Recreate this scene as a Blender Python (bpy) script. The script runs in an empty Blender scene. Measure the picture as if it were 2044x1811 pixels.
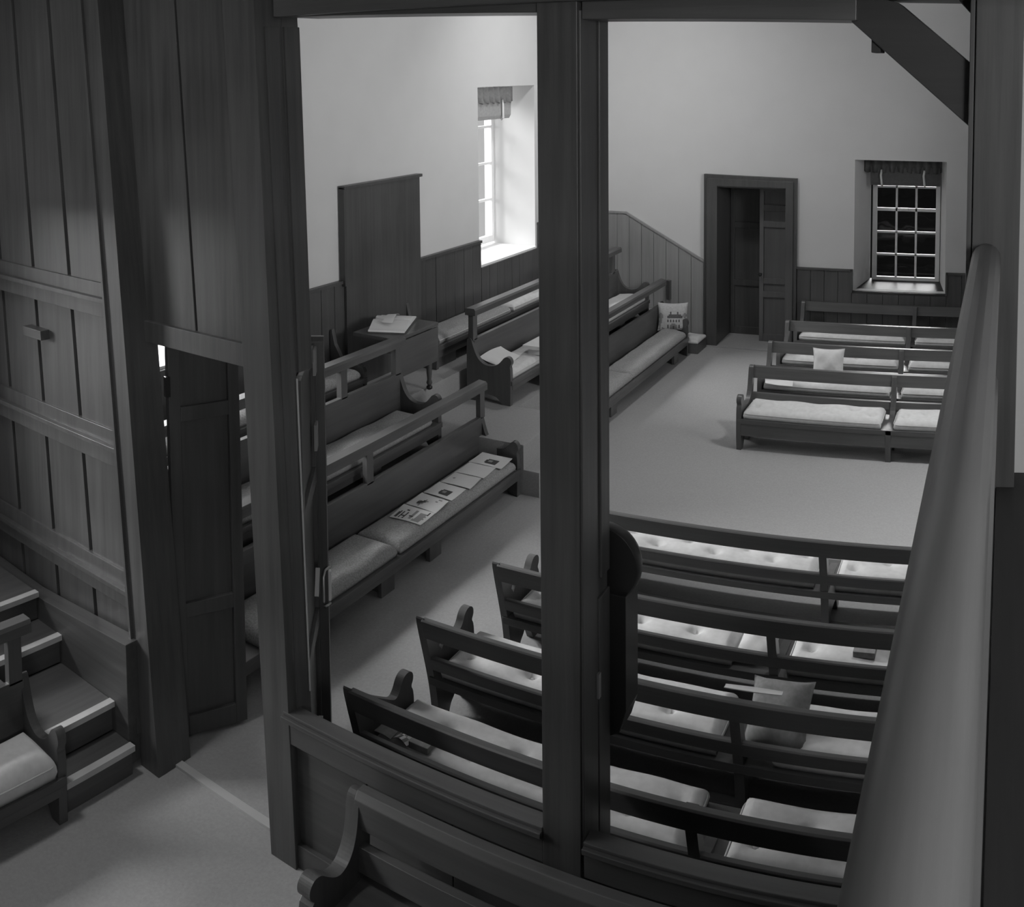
import bpy, bmesh, math, random
from mathutils import Vector, Matrix
from mathutils.geometry import tessellate_polygon
random.seed(7)
S = 3.8                                  # metres per working unit (eye height above the meeting-house floor)
SC = bpy.context.scene
COL = SC.collection

# ------------------------------------------------------------------ camera (cylindrical panorama, as the photo)
YAW, PIT, ROL, FPX, CX, CY, W, H = .4787, -.0615, -.0080, 2013.99, 1049.55, 266.25, 2044, 1811
cam = bpy.data.cameras.new('camera')
co = bpy.data.objects.new('camera', cam); COL.objects.link(co); SC.camera = co
cam.type = 'PANO'; cam.panorama_type = 'CENTRAL_CYLINDRICAL'
cam.central_cylindrical_radius = 1.0
cam.central_cylindrical_range_u_min = (0 - CX) / FPX
cam.central_cylindrical_range_u_max = (W - CX) / FPX
cam.central_cylindrical_range_v_min = (CY - H) / FPX
cam.central_cylindrical_range_v_max = CY / FPX
cam.clip_start = .01; cam.clip_end = 200
B0 = Matrix(((1, 0, 0), (0, 0, -1), (0, 1, 0)))
RM = Matrix.Rotation(YAW, 3, 'Z') @ Matrix.Rotation(PIT, 3, 'X') @ B0 @ Matrix.Rotation(ROL, 3, 'Z')
co.matrix_world = Matrix.Translation((0, 0, S)) @ RM.to_4x4()

# ------------------------------------------------------------------ view, sky, daylight, added fill lights
SC.view_settings.view_transform = 'Standard'
SC.view_settings.look = 'None'
SC.view_settings.exposure = 0.38
SC.view_settings.gamma = 1.0
SC.view_settings.use_curve_mapping = False
wd = bpy.data.worlds.new('overcast_sky'); SC.world = wd; wd.use_nodes = True
nt = wd.node_tree; nt.nodes.clear()
tc = nt.nodes.new('ShaderNodeTexCoord'); sx = nt.nodes.new('ShaderNodeSeparateXYZ')
nt.links.new(tc.outputs['Generated'], sx.inputs[0])
mr = nt.nodes.new('ShaderNodeMapRange'); mr.inputs['From Min'].default_value = -.2; mr.inputs['From Max'].default_value = -.42
mr.inputs['To Min'].default_value = .004; mr.inputs['To Max'].default_value = .55
nt.links.new(sx.outputs['X'], mr.inputs['Value'])
bg = nt.nodes.new('ShaderNodeBackground'); nt.links.new(mr.outputs[0], bg.inputs['Strength'])
wo = nt.nodes.new('ShaderNodeOutputWorld'); nt.links.new(bg.outputs[0], wo.inputs[0])

def sun(name, d, strength, angle):       # broad patch of bright sky coming through the windows
    l = bpy.data.lights.new(name, 'SUN'); l.energy = strength; l.angle = math.radians(angle)
    o = bpy.data.objects.new(name, l); COL.objects.link(o)
    o.rotation_euler = Vector(d).to_track_quat('-Z', 'Y').to_euler(); o.location = (0, 0, 12)
    return o
def area(name, p, d, sx_, sy_, power, spread=150):   # rectangular light: window daylight and added unseen fills
    l = bpy.data.lights.new(name, 'AREA'); l.shape = 'RECTANGLE'; l.size = sx_ * S; l.size_y = sy_ * S
    l.energy = power; l.spread = math.radians(spread)
    o = bpy.data.objects.new(name, l); COL.objects.link(o); o.location = Vector(p) * S
    o.rotation_euler = Vector(d).to_track_quat('-Z', 'Y').to_euler()
    return o
sun('daylight_west', (1, .16, -.66), 12.5, 36)
sun('daylight_north', (.03, -1, -.38), 2.2, 18)
area('daylight_left_window', (-1.795, 3.02, .70), (1, .0, -.12), .85, .75, 18, 180)
area('daylight_second_left_window', (-1.80, 1.48, .72), (1, .12, -.30), .42, .6, 130, 160)
area('daylight_near_left_window', (-2.45, -.38, 1.02), (1, .76, -.42), .8, .7, 800, 130)
area('right_wall_fill', (.78, 1.85, 1.05), (-1, .34, .08), .45, .5, 74, 90)  # added fill for the left wall; the right wall has no opening
area('unseen_fill_south', (.08, 2.25, 1.47), (0, 0, -1), .12, .12, 44, 88)  # unseen light without a fitting, added to lift the open carpet
area('unseen_fill_west', (-1.05, 2.72, 1.46), (-.30, .40, -.9), .12, .12, 25, 125)  # added unseen light, no fitting, aimed to wash the back left corner
area('unseen_fill_near_room', (-1.15, .50, 1.50), (.0, .1, -1), .12, .12, 13, 100)  # added unseen light for the near floor and lower left cushion
area('gallery_front_fill', (.70, -.72, 1.05), (-.6, 1, .0), .35, .35, 76)  # added fill on the post fronts; no gallery window is built
area('gallery_top_fill', (.42, .30, 1.45), (0, 0, -1), .12, .12, 10, 150)  # added unseen light to lift the white wall strip and handrail top

# ------------------------------------------------------------------ materials
def new_mat(name):
    m = bpy.data.materials.new(name); m.use_nodes = True
    return m, m.node_tree, m.node_tree.nodes['Principled BSDF']
def g3(v): return (v, v, v, 1)
def wood(name, base, axis='x', rough=.42, con=.35):
    m, nt, b = new_mat(name)
    tc = nt.nodes.new('ShaderNodeTexCoord'); mp = nt.nodes.new('ShaderNodeMapping')
    sc = {'x': (.7, 16, 16), 'y': (16, .7, 16), 'z': (16, 16, .7)}[axis]
    mp.inputs['Scale'].default_value = sc; nt.links.new(tc.outputs['Object'], mp.inputs[0])
    n = nt.nodes.new('ShaderNodeTexNoise'); n.inputs['Scale'].default_value = 1.4; n.inputs['Detail'].default_value = 6; n.inputs['Roughness'].default_value = .65
    nt.links.new(mp.outputs[0], n.inputs['Vector'])
    n2 = nt.nodes.new('ShaderNodeTexNoise'); n2.inputs['Scale'].default_value = 1.1; n2.inputs['Detail'].default_value = 2
    nt.links.new(tc.outputs['Object'], n2.inputs['Vector'])
    mx = nt.nodes.new('ShaderNodeMath'); mx.operation = 'ADD'; nt.links.new(n.outputs['Fac'], mx.inputs[0]); nt.links.new(n2.outputs['Fac'], mx.inputs[1])
    r = nt.nodes.new('ShaderNodeMapRange'); r.inputs['From Min'].default_value = .6; r.inputs['From Max'].default_value = 1.4
    r.inputs['To Min'].default_value = base * (1 - con); r.inputs['To Max'].default_value = base * (1 + con)
    nt.links.new(mx.outputs[0], r.inputs['Value'])
    cc = nt.nodes.new('ShaderNodeCombineColor')
    for k in range(3): nt.links.new(r.outputs[0], cc.inputs[k])
    nt.links.new(cc.outputs[0], b.inputs['Base Color'])
    b.inputs['Roughness'].default_value = rough
    bp = nt.nodes.new('ShaderNodeBump'); bp.inputs['Strength'].default_value = .12; bp.inputs['Distance'].default_value = .004
    nt.links.new(n.outputs['Fac'], bp.inputs['Height']); nt.links.new(bp.outputs[0], b.inputs['Normal'])
    return m
def plain(name, v, rough=.8, noise=0.0, scale=8, bump=0.0, metal=0.0):
    m, nt, b = new_mat(name)
    b.inputs['Roughness'].default_value = rough; b.inputs['Metallic'].default_value = metal
    tc = nt.nodes.new('ShaderNodeTexCoord'); n = nt.nodes.new('ShaderNodeTexNoise')
    n.inputs['Scale'].default_value = scale; n.inputs['Detail'].default_value = 5
    nt.links.new(tc.outputs['Object'], n.inputs['Vector'])
    r = nt.nodes.new('ShaderNodeMapRange'); r.inputs['From Min'].default_value = .3; r.inputs['From Max'].default_value = .7
    r.inputs['To Min'].default_value = v * (1 - noise); r.inputs['To Max'].default_value = v * (1 + noise)
    nt.links.new(n.outputs['Fac'], r.inputs['Value'])
    cc = nt.nodes.new('ShaderNodeCombineColor')
    for k in range(3): nt.links.new(r.outputs[0], cc.inputs[k])
    nt.links.new(cc.outputs[0], b.inputs['Base Color'])
    if bump:
        bp = nt.nodes.new('ShaderNodeBump'); bp.inputs['Strength'].default_value = bump; bp.inputs['Distance'].default_value = .006
        nt.links.new(n.outputs['Fac'], bp.inputs['Height']); nt.links.new(bp.outputs[0], b.inputs['Normal'])
    return m
WX, WY, WZ = wood('dark_stained_oak_along_room', .07, 'x'), wood('dark_stained_oak_across_room', .07, 'y'), wood('dark_stained_oak_upright', .07, 'z')
PZ, PX, PY = wood('partition_pine_upright', .074, 'z', .40, .5), wood('partition_pine_level', .074, 'x', .40, .45), wood('partition_pine_deep', .074, 'y', .40, .45)
BX, BZ, BY = wood('bench_oak_along', .082, 'x', .42), wood('bench_oak_upright', .082, 'z', .32), wood('bench_oak_across', .082, 'y', .30)
RAILM = wood('worn_handrail_oak', .17, 'y', .36, .25)
RAKE = wood('paler_dado_boards', .25, 'z', .5, .2)
LEAFM = wood('paler_door_leaf', .13, 'z', .5, .2)
DKW = wood('dark_beam_timber', .03, 'x', .6)
STEPW = wood('step_boards', .10, 'y', .45)
NOSE = plain('pale_step_nosing', .5, .7, .08)
PLASTER = plain('white_limewash', .56, .9, .015, 3, .05)
CARPET = plain('grey_carpet', .31, .98, .06, 60, .25)
CUSH = plain('pale_bench_cushion_cloth', .56, .95, .07, 22, .12)
CUSHD = plain('speckled_grey_cushion_tweed', .27, .95, .28, 90, .15)
PIPE = plain('cushion_piping', .50, .9, .05)
PAPER = plain('paper_sheet', .62, .8, .02)
INK = plain('printed_ink', .05, .8)
GREYINK = plain('printed_grey', .25, .8)
DARKCLOTH = plain('charcoal_cloth', .07, .95, .2, 40)
MIDCLOTH = plain('grey_cloth', .22, .95, .15, 40)
METAL = plain('dull_brass', .45, .35, .05, 10, 0, .8)
WHITEPAINT = plain('white_window_paint', .75, .5, .01)
BLACK = plain('black_lacquer', .018, .35, .1)
BLIND = plain('grey_blind_cloth', .12, .95, .1, 30)
TREE = plain('needlework_dark', .09, .95, .2, 60)
def glass():
    m, nt, b = new_mat('window_glass'); nt.nodes.remove(b)
    t = nt.nodes.new('ShaderNodeBsdfTransparent'); t.inputs[0].default_value = (.9, .9, .9, 1)
    gl = nt.nodes.new('ShaderNodeBsdfGlossy'); gl.inputs['Roughness'].default_value = .02
    f = nt.nodes.new('ShaderNodeFresnel'); f.inputs[0].default_value = 1.45
    tc = nt.nodes.new('ShaderNodeTexCoord'); n = nt.nodes.new('ShaderNodeTexNoise'); n.inputs['Scale'].default_value = 2.2
    bp = nt.nodes.new('ShaderNodeBump'); bp.inputs['Strength'].default_value = .25; bp.inputs['Distance'].default_value = .02
    nt.links.new(tc.outputs['Object'], n.inputs['Vector']); nt.links.new(n.outputs['Fac'], bp.inputs['Height']); nt.links.new(bp.outputs[0], gl.inputs['Normal'])
    ge = nt.nodes.new('ShaderNodeNewGeometry'); fm = nt.nodes.new('ShaderNodeMath'); fm.operation = 'SUBTRACT'; fm.use_clamp = True   # reflect once, at the front face
    nt.links.new(f.outputs[0], fm.inputs[0]); nt.links.new(ge.outputs['Backfacing'], fm.inputs[1])
    mx = nt.nodes.new('ShaderNodeMixShader'); nt.links.new(fm.outputs[0], mx.inputs[0]); nt.links.new(t.outputs[0], mx.inputs[1]); nt.links.new(gl.outputs[0], mx.inputs[2])
    nt.links.new(mx.outputs[0], nt.nodes['Material Output'].inputs[0])
    return m
GLASS = glass()

# ------------------------------------------------------------------ mesh helpers (working units, scaled by S when built)
ORG = {}
def rounded(poly, it=2):                  # cut the corners of a curved outline, keep square corners
    pts = [Vector(p) for p in poly]
    for _ in range(it):
        out = []; n = len(pts)
        for i in range(n):
            a, p, c = pts[i - 1], pts[i], pts[(i + 1) % n]
            d1, d2 = (p - a), (c - p)
            if p.y < .001 or d1.length < 1e-9 or d2.length < 1e-9 or d1.angle(d2) > math.radians(78): out.append(p); continue
            out += [p - d1 * .25, p + d2 * .25]
        pts = out
    return [(p.x, p.y) for p in pts]
class MB:
    def __init__(s): s.v = []; s.f = []; s.mi = []; s.cur = 0
    def face(s, idx): s.f.append(idx); s.mi.append(s.cur)
    def box(s, x0, x1, y0, y1, z0, z1):
        b = len(s.v)
        s.v += [(x, y, z) for z in (z0, z1) for y in (y0, y1) for x in (x0, x1)]
        for q in ((0, 2, 3, 1), (4, 5, 7, 6), (0, 1, 5, 4), (2, 6, 7, 3), (0, 4, 6, 2), (1, 3, 7, 5)): s.face([b + k for k in q])
        return s
    def hexa(s, p):                       # 8 corners ordered as box
        b = len(s.v); s.v += [tuple(q) for q in p]
        for q in ((0, 2, 3, 1), (4, 5, 7, 6), (0, 1, 5, 4), (2, 6, 7, 3), (0, 4, 6, 2), (1, 3, 7, 5)): s.face([b + k for k in q])
        return s
    def prism(s, poly, axis, a0, a1, holes=()):
        def P(u, w, a): return {'x': (a, u, w), 'y': (u, a, w), 'z': (u, w, a)}[axis]
        loops = [list(poly)] + [list(h) for h in holes]
        flat = [q for l in loops for q in l]; n = len(flat); b = len(s.v)
        s.v += [P(u, w, a0) for u, w in flat] + [P(u, w, a1) for u, w in flat]
        tris = tessellate_polygon([[Vector((u, w, 0)) for u, w in l] for l in loops])
        for t in tris:
            s.face([b + t[0], b + t[1], b + t[2]]); s.face([b + n + t[2], b + n + t[1], b + n + t[0]])
        o = 0
        for l in loops:
            m = len(l)
            for k in range(m):
                i, j = o + k, o + (k + 1) % m
                s.face([b + i, b + j, b + n + j, b + n + i])
            o += m
        return s
    def bar(s, p, q, w, h, up=(0, 0, 1)):
        p, q = Vector(p), Vector(q); d = (q - p).normalized(); sd = d.cross(Vector(up)).normalized() * w / 2; u = sd.cross(d).normalized() * h / 2
        return s.hexa([p - sd - u, p + sd - u, q - sd - u, q + sd - u, p - sd + u, p + sd + u, q - sd + u, q + sd + u])
    def tube(s, pts, r, n=8, closed=False):
        pts = [Vector(p) for p in pts]; m = len(pts); b = len(s.v)
        for i, p in enumerate(pts):
            a = pts[(i - 1) % m] if closed or i > 0 else p; c = pts[(i + 1) % m] if closed or i < m - 1 else p
            d = (c - a).normalized(); u = d.orthogonal().normalized() if abs(d.z) > .95 else d.cross(Vector((0, 0, 1))).normalized(); w = d.cross(u)
            s.v += [tuple(p + (u * math.cos(t) + w * math.sin(t)) * r) for t in [2 * math.pi * k / n for k in range(n)]]
        for i in range(m if closed else m - 1):
            for k in range(n):
                j = (i + 1) % m
                s.face([b + i * n + k, b + i * n + (k + 1) % n, b + j * n + (k + 1) % n, b + j * n + k])
        if not closed:
            s.face([b + k for k in reversed(range(n))]); s.face([b + (m - 1) * n + k for k in range(n)])
        return s
    def disc(s, c, axis, prof, n=40):      # lathe: prof = [(radius, offset along axis)]
        b = len(s.v); c = Vector(c); ax = {'x': (1, 0, 0), 'y': (0, 1, 0), 'z': (0, 0, 1)}[axis]; ax = Vector(ax)
        u = ax.orthogonal().normalized(); w = ax.cross(u)
        for r, o in prof:
            s.v += [tuple(c + ax * o + (u * math.cos(t) + w * math.sin(t)) * r) for t in [2 * math.pi * k / n for k in range(n)]]
        for i in range(len(prof) - 1):
            for k in range(n): s.face([b + i * n + k, b + i * n + (k + 1) % n, b + (i + 1) * n + (k + 1) % n, b + (i + 1) * n + k])
        s.face([b + k for k in reversed(range(n))]); s.face([b + (len(prof) - 1) * n + k for k in range(n)])
        return s
    def warp(s, fn): s.v = [fn(*p) for p in s.v]; return s
    def build(s, name, mat, parent=None, bevel=.003, smooth=False, origin=None):
        me = bpy.data.meshes.new(name)
        if parent is not None: o0 = ORG[parent.name]
        elif origin is not None: o0 = Vector(origin)
        else:
            lo = [min(p[k] for p in s.v) for k in range(3)]; hi = [max(p[k] for p in s.v) for k in range(3)]
            o0 = Vector(((lo[0] + hi[0]) / 2, (lo[1] + hi[1]) / 2, lo[2]))
        me.from_pydata([tuple((Vector(p) - o0) * S) for p in s.v], [], s.f)
        mats = mat if isinstance(mat, (list, tuple)) else [mat]
        for m in mats: me.materials.append(m)
        for p, k in zip(me.polygons, s.mi): p.material_index = min(k, len(mats) - 1)
        bm = bmesh.new(); bm.from_mesh(me); bmesh.ops.recalc_face_normals(bm, faces=bm.faces); bm.to_mesh(me); bm.free()
        if smooth:
            for p in me.polygons: p.use_smooth = True
        o = bpy.data.objects.new(name, me); COL.objects.link(o); ORG[o.name] = o0
        if parent is not None: o.parent = parent
        else: o.location = o0 * S
        if bevel:
            b = o.modifiers.new('edge', 'BEVEL'); b.width = bevel; b.segments = 2; b.limit_method = 'ANGLE'; b.angle_limit = math.radians(40)
        return o
def thing(name, label, cat, loc, group=None):
    o = bpy.data.objects.new(name, None); COL.objects.link(o); o.location = Vector(loc) * S; ORG[o.name] = Vector(loc)
    o.empty_display_size = .1; return tag(o, label, cat, group)
def tag(o, label, cat, group=None):
    o['label'] = label; o['category'] = cat
    if group: o['group'] = group
    return o
def struct(o): o['kind'] = 'structure'; return o
def box(x0, x1, y0, y1, z0, z1): return MB().box(x0, x1, y0, y1, z0, z1)

# ------------------------------------------------------------------ room shell
XL, YB, TH, ZC, XR, YF = -1.575, 3.48, .20, 1.62, .86, -1.0
YP = .95                                  # partition plane
struct(box(XL - TH, XR + .2, YF - .2, YB + TH + .3, -.05, 0).build('floor', CARPET, bevel=0))
struct(box(XL - TH, XR + .2, YF - .2, YB + TH, ZC, ZC + .06).build('ceiling', PLASTER, bevel=0))
def wall_with_holes(axis, a0, a1, u0, u1, z0, z1, holes, name):
    m = MB(); us = sorted({u0, u1} | {h[0] for h in holes} | {h[1] for h in holes})
    for i in range(len(us) - 1):
        um = (us[i] + us[i + 1]) / 2; cuts = sorted((h[2], h[3]) for h in holes if h[0] < um < h[1]); z = z0
        for c in cuts + [(z1, z1)]:
            if c[0] > z + 1e-6:
                if axis == 'x': m.box(a0, a1, us[i], us[i + 1], z, c[0])
                else: m.box(us[i], us[i + 1], a0, a1, z, c[0])
            z = c[1]
    return struct(m.build(name, PLASTER, bevel=0))
WIN1 = (2.712, 3.10, .392, .952)          # left wall window: y0 y1 z0 z1
WIN3 = (.26, .66, .40, .78)               # same wall, near room
WIN4 = (1.26, 1.65, .392, .952)           # its twin, hidden behind the left post
WIN2 = (-.531, -.209, .232, .693)         # back wall window: x0 x1 z0 z1
DOOR = (-1.04, -.755, 0, .595)
wall_with_holes('x', XL - TH, XL, YF - .2, YB + TH, 0, ZC, [WIN1, WIN3, WIN4], 'wall_left')
wall_with_holes('y', YB, YB + TH, XL, XR + .2, 0, ZC, [DOOR, WIN2], 'wall_back')
wall_with_holes('x', XR, XR + .2, YF - .2, YB, 0, ZC, [], 'wall_right')
wall_with_holes('y', YF - .2, YF, XL, XR, 0, ZC, [], 'wall_front')

# sash windows -------------------------------------------------------
def sash(parent, axis, a, u0, u1, z0, z1, nu, nz, fr=.018, bar=.007, dep=.016, meet=None):
    def bx(m, ua, ub, za, zb, d=dep):
        if axis == 'y': m.box(ua, ub, a, a + d, za, zb)
        else: m.box(a - d, a, ua, ub, za, zb)
    m = MB(); bx(m, u0, u0 + fr, z0, z1); bx(m, u1 - fr, u1, z0, z1); bx(m, u0 + fr, u1 - fr, z0, z0 + fr * 1.5); bx(m, u0 + fr, u1 - fr, z1 - fr, z1)
    m.build('window_frame', WHITEPAINT, parent)
    g = MB(); iu0, iu1, iz0, iz1 = u0 + fr, u1 - fr, z0 + fr * 1.5, z1 - fr
    for k in range(1, nu): c = iu0 + (iu1 - iu0) * k / nu; bx(g, c - bar / 2, c + bar / 2, iz0, iz1, dep * .7)
    for k in range(1, nz):
        c = iz0 + (iz1 - iz0) * k / nz; w = bar * (1.6 if k == meet else 1); bx(g, iu0, iu1, c - w / 2, c + w / 2, dep * .75)
    g.build('glazing_bars', WHITEPAINT, parent, .001)
    p = MB()
    if axis == 'y': p.box(iu0, iu1, a + dep * .4, a + dep * .5, iz0, iz1)
    else: p.box(a - dep * .5, a - dep * .4, iu0, iu1, iz0, iz1)
    p.build('window_pane', GLASS, parent, 0)
w2 = bpy.data.objects.new('window_2', None); COL.objects.link(w2); ORG['window_2'] = Vector((-.37, YB, .232)); w2.location = ORG['window_2'] * S; struct(w2)
sash(w2, 'y', 3.64, -.488, -.240, .227, .682, 3, 5, .016, .007, meet=3)
# splayed plaster reveal between the wall face and the sash
rv = MB()
X0, X1, Z0, Z1 = WIN2; x0, x1, z0, z1 = -.497, -.241, .236, .693; YS = 3.66
rv.hexa([(X0 - .001, YB + .001, Z0), (X0, YB + .001, Z0), (x0 - .06, YS, Z0), (x0, YS, Z0), (X0 - .001, YB + .001, Z1), (X0, YB + .001, Z1), (x0 - .06, YS, Z1), (x0, YS, Z1)])
rv.hexa([(X1, YB + .001, Z0), (X1 + .001, YB + .001, Z0), (x1, YS, Z0), (x1 + .06, YS, Z0), (X1, YB + .001, Z1), (X1 + .001, YB + .001, Z1), (x1, YS, Z1), (x1 + .06, YS, Z1)])
rv.build('window_reveal', PLASTER, w2, 0)
sl = MB().hexa([(X0 - .004, YB - .008, .222), (X1 + .004, YB - .008, .222), (x0, YS, .222), (x1, YS, .222), (X0 - .004, YB - .008, .230), (X1 + .004, YB - .008, .230), (x0, YS, .240), (x1, YS, .240)])
sl.build('window_sill', DKW, w2, .002)
box(-.385, -.357, 3.628, 3.645, .500, .507).build('sash_lift', WHITEPAINT, w2, .001)
w1 = bpy.data.objects.new('window_1', None); COL.objects.link(w1); ORG['window_1'] = Vector((XL, 2.9, .39)); w1.location = ORG['window_1'] * S; struct(w1)
sash(w1, 'x', -1.735, 2.715, 3.097, .40, .952, 3, 4, .016, .008)
box(-1.74, XL + .004, 2.713, 3.099, .384, .393).build('window_sill', WHITEPAINT, w1, .001)
w4 = bpy.data.objects.new('window_4', None); COL.objects.link(w4); ORG['window_4'] = Vector((XL, 1.45, .39)); w4.location = ORG['window_4'] * S; struct(w4)
sash(w4, 'x', -1.735, 1.263, 1.647, .40, .952, 3, 4, .016, .008)
w3 = bpy.data.objects.new('window_3', None); COL.objects.link(w3); ORG['window_3'] = Vector((XL, .46, .40)); w3.location = ORG['window_3'] * S; struct(w3)
sash(w3, 'x', -1.735, .265, .655, .40, .78, 3, 4, .016, .008)

# folded blinds ------------------------------------------------------
def blind(name, label, axis, a, u0, u1, z0, z1, sgn, BLIND=BLIND):
    t = thing(name, label, 'blind', ((u0 + u1) / 2, a, z0) if axis == 'y' else (a, (u0 + u1) / 2, z0))
    def P(u, d, z): return (u, a - d, z) if axis == 'y' else (a + d, u, z)
    m = MB(); n = 48; b = 0; rows = []
    for k in range(n + 1):                # gathered pelmet frill: scalloped lower hem, soft pleats
        u = u0 + (u1 - u0) * k / n; ph = k / n * 9 * 2 * math.pi; d = .022 + .006 * math.sin(ph)
        rows.append((P(u, d, z1), P(u, d + .004 * math.sin(ph), z1 - (z1 - z0) * .46 - .006 * abs(math.sin(ph / 2))), P(u, d - .008, z1 - (z1 - z0) * .45), P(u, d - .008, z1)))
    for r in rows: m.v += r
    for k in range(n):
        for q in range(4): m.face([4 * k + q, 4 * k + (q + 1) % 4, 4 * k + 4 + (q + 1) % 4, 4 * k + 4 + q])
    m.face([0, 1, 2, 3]); m.face([4 * n + 3, 4 * n + 2, 4 * n + 1, 4 * n])
    m.build('pelmet_frill', BLIND, t, 0, True)
    r = MB(); pu = (u1 - u0) * .08
    prof = [(.004, z1 - .004), (.016, z1 - .03), (.020, (z0 + z1) / 2), (.019, z0 + .012), (.012, z0), (.002, z0 + .004)]
    rr = []
    for u in (u0 + pu, u1 - pu * .3): rr.append([P(u, d, z) for d, z in prof])
    bidx = len(r.v); r.v += rr[0] + rr[1]; k = len(prof)
    for q in range(k): r.face([q, (q + 1) % k, k + (q + 1) % k, k + q])
    r.face(list(range(k))); r.face(list(range(2 * k - 1, k - 1, -1)))
    r.build('folded_blind', BLIND, t, .002)
    for f in (.22, .77):
        c = u0 + (u1 - u0) * f
        s = MB(); s.tube([P(c + .002, .024, z1 - (z1 - z0) * .4), P(c - .001, .027, (z0 + z1) / 2 - .01), P(c + .003, .025, z0 + .004), P(c + .003, .018, z0 - .002)], .0042, 6)
        s.build('tie_tape', WHITEPAINT, t, 0, True)
    return t
blind('roman_blind', 'grey gathered roman blind tied up over the black paned window', 'y', 3.60, -.512, -.232, .594, .690, -1)
blind('roman_blind', 'glare lit roman blind folded up in the glaring left window', 'x', -1.66, 2.72, 3.06, .84, .948, 1, plain('glare_lit_blind_cloth', .34, .95, .1, 30))  # paler cloth: the window glare is put into its colour
cd = MB().tube([(XL + .012, 3.135, .47), (XL + .014, 3.132, .42), (XL + .014, 3.134, .385), (XL + .014, 3.139, .378), (XL + .014, 3.143, .385), (XL + .012, 3.140, .42), (XL + .012, 3.139, .47)], .0018, 6)
tag(cd.build('blind_cord', WHITEPAINT, None, 0, True), 'white looped blind cord hanging beside the bright left window', 'cord')

# far doorway ---------------------------------------------------------
d1 = bpy.data.objects.new('door_1', None); COL.objects.link(d1); ORG['door_1'] = Vector((-.9, YB, 0)); d1.location = ORG['door_1'] * S; struct(d1)
fr = MB()
ox0, ox1, ix0, ix1, oz, iz = -1.078, -.735, -1.03, -.77, .622, .583
for (a, b_, dd) in ((0, 1, .014),):
    fr.prism([(ox0, 0), (ox0, oz + .006), (ox1, oz), (ox1, 0), (ix1, 0), (ix1, iz), (ix0, iz), (ix0, 0)], 'y', YB - .016, YB + .004)
    fr.prism([(ox0 + .012, 0), (ox0 + .012, oz - .008), (ox1 - .012, oz - .012), (ox1 - .012, 0), (ix1 - .004, 0), (ix1 - .004, iz + .004), (ix0 + .004, iz + .004), (ix0 + .004, 0)], 'y', YB - .024, YB - .014)
fr.build('door_frame', WZ, d1)
MB().prism([(ix0 - .012, 0), (ix0 - .012, iz + .01), (ix1 + .016, iz + .01), (ix1 + .016, 0), (ix1, 0), (ix1, iz - .004), (ix0, iz - .004), (ix0, 0)], 'y', YB, YB + .19).build('door_lining', WZ, d1)
def panel_leaf(m, x0, x1, y, z0, z1, rails, st=.016, th=.016, rec=.006):
    m.box(x0, x0 + st, y, y + th, z0, z1); m.box(x1 - st, x1, y, y + th, z0, z1)
    zs = [z0] + rails + [z1]
    for k, zz in enumerate(zs):
        a, b_ = (zz, zz + .03) if k == 0 else ((zz - .02, zz) if k == len(zs) - 1 else (zz - .011, zz + .011))
        m.box(x0 + st, x1 - st, y, y + th, a, b_)
    m.box(x0 + st, x1 - st, y + rec, y + th - .002, z0, z1)
lf = MB(); panel_leaf(lf, -.895, -.772, YB + .085, .002, .580, [.18, .23, .44, .50])
lf.build('door_leaf', LEAFM, d1)
lb = MB(); panel_leaf(lb, -1.028, -.897, YB + .165, .002, .580, [.20, .42])
lb.build('door_leaf', WZ, d1)
hd = MB().disc((-.888, YB + .085, .255), 'y', [(.003, 0), (.003, -.010), (.006, -.012), (.007, -.016), (.004, -.020)], 16)
hd.build('door_knob', BLACK, d1, 0, True)
struct(box(-1.078, -.735, YB - .03, YB + .22, -.02, .004).build('trim_1', CARPET, bevel=.002))   # doormat-level threshold
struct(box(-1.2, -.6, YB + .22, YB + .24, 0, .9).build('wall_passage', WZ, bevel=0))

# dado boarding --------------------------------------------------------
def vboards(m, axis, a0, a1, u0, u1, z0, top, bw=.052, gap=.0016, proud=.0025):
    n = max(1, round((u1 - u0) / bw)); w = (u1 - u0) / n
    for k in range(n):
        a, b_ = u0 + k * w + gap / 2, u0 + (k + 1) * w - gap / 2
        ta, tb = top(a), top(b_); da = random.uniform(0, proud * .5)
        if axis == 'x': m.hexa([(a0, a, z0), (a1 - da, a, z0), (a0, b_, z0), (a1 - da, b_, z0), (a0, a, ta), (a1 - da, a, ta), (a0, b_, tb), (a1 - da, b_, tb)])
        else: m.hexa([(a, a0 + da, z0), (b_, a0 + da, z0), (a, a1, z0), (b_, a1, z0), (a, a0 + da, ta), (b_, a0 + da, tb), (a, a1, ta), (b_, a1, tb)])
    return m
m = MB(); vboards(m, 'x', XL + .0005, XL + .010, YP + .06, 1.258, 0, lambda u: .468); vboards(m, 'x', XL + .0005, XL + .010, 1.258, 1.652, 0, lambda u: .386); vboards(m, 'x', XL + .0005, XL + .010, 1.652, 2.708, 0, lambda u: .468); vboards(m, 'x', XL + .0005, XL + .010, 2.708, 3.112, 0, lambda u: .386); vboards(m, 'x', XL + .0005, XL + .010, 3.112, YB, 0, lambda u: .468)
m.box(XL, XL + .014, YP + .06, 1.258, .466, .474); m.box(XL, XL + .014, 1.652, 2.708, .466, .474); m.box(XL, XL + .014, 3.112, YB, .466, .474)
struct(m.build('trim_2', WZ, bevel=.001))
rk = lambda u: .469 if u < -1.385 else max(.305, .469 - (u + 1.385) * (.469 - .305) / .305)
m = MB(); vboards(m, 'y', YB - .010, YB - .0005, XL + .01, ox0 - .002, 0, rk, .05)
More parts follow.
